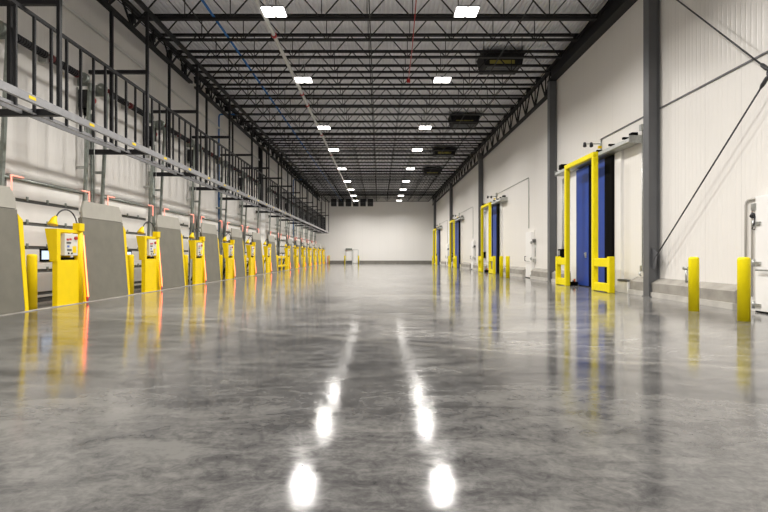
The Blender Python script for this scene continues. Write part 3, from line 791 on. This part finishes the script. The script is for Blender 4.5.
# conduits by the near freezer door
o = thing('door_conduit', (7.42, 0, 0), 'bent grey conduits and sensor beside the freezer door at right edge', 'conduit')
MB().tube([(0, 10.38, 0.5), (0, 10.38, 2.10), (0, 10.36, 2.18), (0, 10.30, 2.22), (0, 8.6, 2.28)], 0.021, 8).build('outer_conduit', 'conduit_pale', o)
MB().tube([(0, 10.20, 0.28), (0, 10.20, 1.95), (0, 10.18, 2.02), (-0.02, 10.10, 2.05), (-0.02, 10.02, 2.05)], 0.018, 8).build('inner_conduit', 'conduit_pale', o)
MB().box(-0.13, 0.02, 9.92, 10.06, 1.98, 2.12).build('sensor_box', 'galv', o, bevel=0.012)
MB().tube([(-0.10, 10.02, 1.90), (-0.14, 10.0, 1.86)], 0.05, 12).build('sensor_cap', 'steelrod', o)
MB().tube([(-0.12, 9.95, 1.86), (-0.16, 9.93, 1.72), (-0.15, 9.99, 1.62), (-0.12, 9.97, 1.60), (-0.10, 9.93, 1.70)], 0.012, 8).build('cable_loop', 'steelrod', o)

# bollards on the right
br = bollard_proto('bollard', 0.095, 1.075, 'yellow_plastic', 'round yellow bollards on the right')
repeat(br, [(6.12, 8.60, 0), (6.23, 10.15, 0), (6.20, 24.75, 0), (6.20, 26.05, 0)],
       ['round yellow bollard nearest the right photo edge, by the freezer door',
        'round yellow bollard in front of the curb, left of the nearest one',
        'right one of the two small yellow bollards near the second blue door',
        'left one of the two small yellow bollards near the second blue door'])

# cable cross brace
cbz = thing('cross_brace', (7.24, 9.47, 4.50), 'dark steel rod cross brace with centre ring on the right wall', 'brace')
ends = [(13.55, 0.95, 'rod'), (13.55, 8.35, 'rod'), (5.40, 0.95, 'rod'), (5.40, 8.35, 'rod')]
for (y, z, nm) in ends:
    v = Vector((0, y-9.47, z-4.50)); u = v.normalized()
    MB().tube([u*0.07, v], 0.017, 8).build('brace_rod', 'steelrod', cbz)
    MB().tube([u*0.08, u*0.14, u*0.28, u*0.36], [0.022, 0.038, 0.038, 0.018], 10).build('turnbuckle', 'steelrod', cbz)
    w = u * -0.02
    MB().prism([(y-9.47+(-0.22 if y > 9.47 else 0.22), z-4.5+(0.22 if z < 4 else -0.22)), (y-9.47+(0.04 if y > 9.47 else -0.04), z-4.5+(0.35 if z < 4 else -0.35)), (y-9.47+(0.04 if y > 9.47 else -0.04), z-4.5+(-0.2 if z < 4 else 0.06)), (y-9.47+(-0.1 if y > 9.47 else 0.1), z-4.5+(-0.2 if z < 4 else 0.06))], 'x', -0.012, 0.012).build('gusset_plate', 'grey_steel', cbz)
rg = MB(); pts = [(0, 0.08*math.cos(a), 0.08*math.sin(a)) for a in [2*PI*i/20 for i in range(21)]]
rg.tube(pts, 0.024, 8, caps=False).build('centre_ring', 'steelrod', cbz)

# ------------------------------------------------------------------ end wall
def end_door(n, xa, xb, label, header):
    d = bpy.data.objects.new('door_%d' % n, None); C.objects.link(d); d.location = (0, YE-0.02, 0)
    MB().box(xa+0.04, xb-0.04, -0.07, 0.0, 0.03 if not header else 0.40, 1.86).build('leaf', 'whitegloss', d, bevel=0.01)
    MB().box(xa, xa+0.04, -0.09, 0.01, 0, 1.90).box(xb-0.04, xb, -0.09, 0.01, 0, 1.90).box(xa+0.04, xb-0.04, -0.09, 0.01, 1.86, 1.90).build('frame', 'galv_paint', d)
    MB().tube([(xb-0.14, -0.08, 0.98), (xb-0.14, -0.13, 0.98), (xb-0.24, -0.13, 0.98)], 0.014, 8).build('lever_handle', 'galv', d)
    if header:
        MB().box(xa, xb, -0.30, 0.0, 1.90, 2.10).build('header_unit', 'galv_paint', d, bevel=0.02)
        MB().box(xa+0.04, xb-0.04, -0.10, 0.0, 0.0, 0.38).build('kick_plate', 'seal', d)
    struct(d, label, 'door'); return d
end_door(40, -4.62, -3.76, 'small white door with dark header unit on end wall', True)
end_door(41, -3.66, -2.92, 'plain white door on end wall, right one of two', False)
be = bollard_proto('bollard', 0.09, 1.08, 'yellow_plastic', 'bollards at the end wall doors')
repeat(be, [(-4.72, 69.7, 0), (-2.86, 69.7, 0)], ['yellow bollard left of the two end wall doors', 'yellow bollard right of the two end wall doors'])
ev = thing('vent_unit', (0,0,0), '', 'vent unit', 'dark vent units below the roof on the end wall')
MB().box(-0.38, 0.38, -0.45, 0.0, 7.85, 8.85).build('casing', 'joist', ev, bevel=0.01)
for s_ in (-1, 1):
    MB().box(s_*0.43-0.045, s_*0.43+0.045, -0.47, 0.0, 7.80, 8.88).build('side_panel', 'whitegloss', ev)
for i in range(5):
    MB().box(-0.35, 0.35, -0.48, -0.45, 7.95+i*0.18, 8.0+i*0.18).build('louver_slat', 'grey_steel', ev)
repeat(ev, [(-6.25+1.0*i, YE-0.02, 0) for i in range(6)],
       ['dark louvered vent unit high on end wall, %s from the left' % ordn(i+1) for i in range(6)])

# ------------------------------------------------------------------ camera, world, view
cam = bpy.data.cameras.new('camera'); co = bpy.data.objects.new('camera', cam); C.objects.link(co)
co.location = (0, 0, 1.1); co.rotation_euler = (PI/2, 0, 0)
cam.lens = 24; cam.sensor_width = 36; cam.shift_x = 4.5/768; cam.shift_y = -0.5/768
cam.clip_end = 300
S.camera = co
w = bpy.data.worlds.new('world'); S.world = w; w.use_nodes = True
w.node_tree.nodes['Background'].inputs[0].default_value = (0.5, 0.5, 0.5, 1)
w.node_tree.nodes['Background'].inputs[1].default_value = 0.0
S.view_settings.view_transform = 'Standard'; S.view_settings.look = 'None'
S.view_settings.gamma = 1.0; S.view_settings.use_curve_mapping = False
S.view_settings.exposure = 2.62
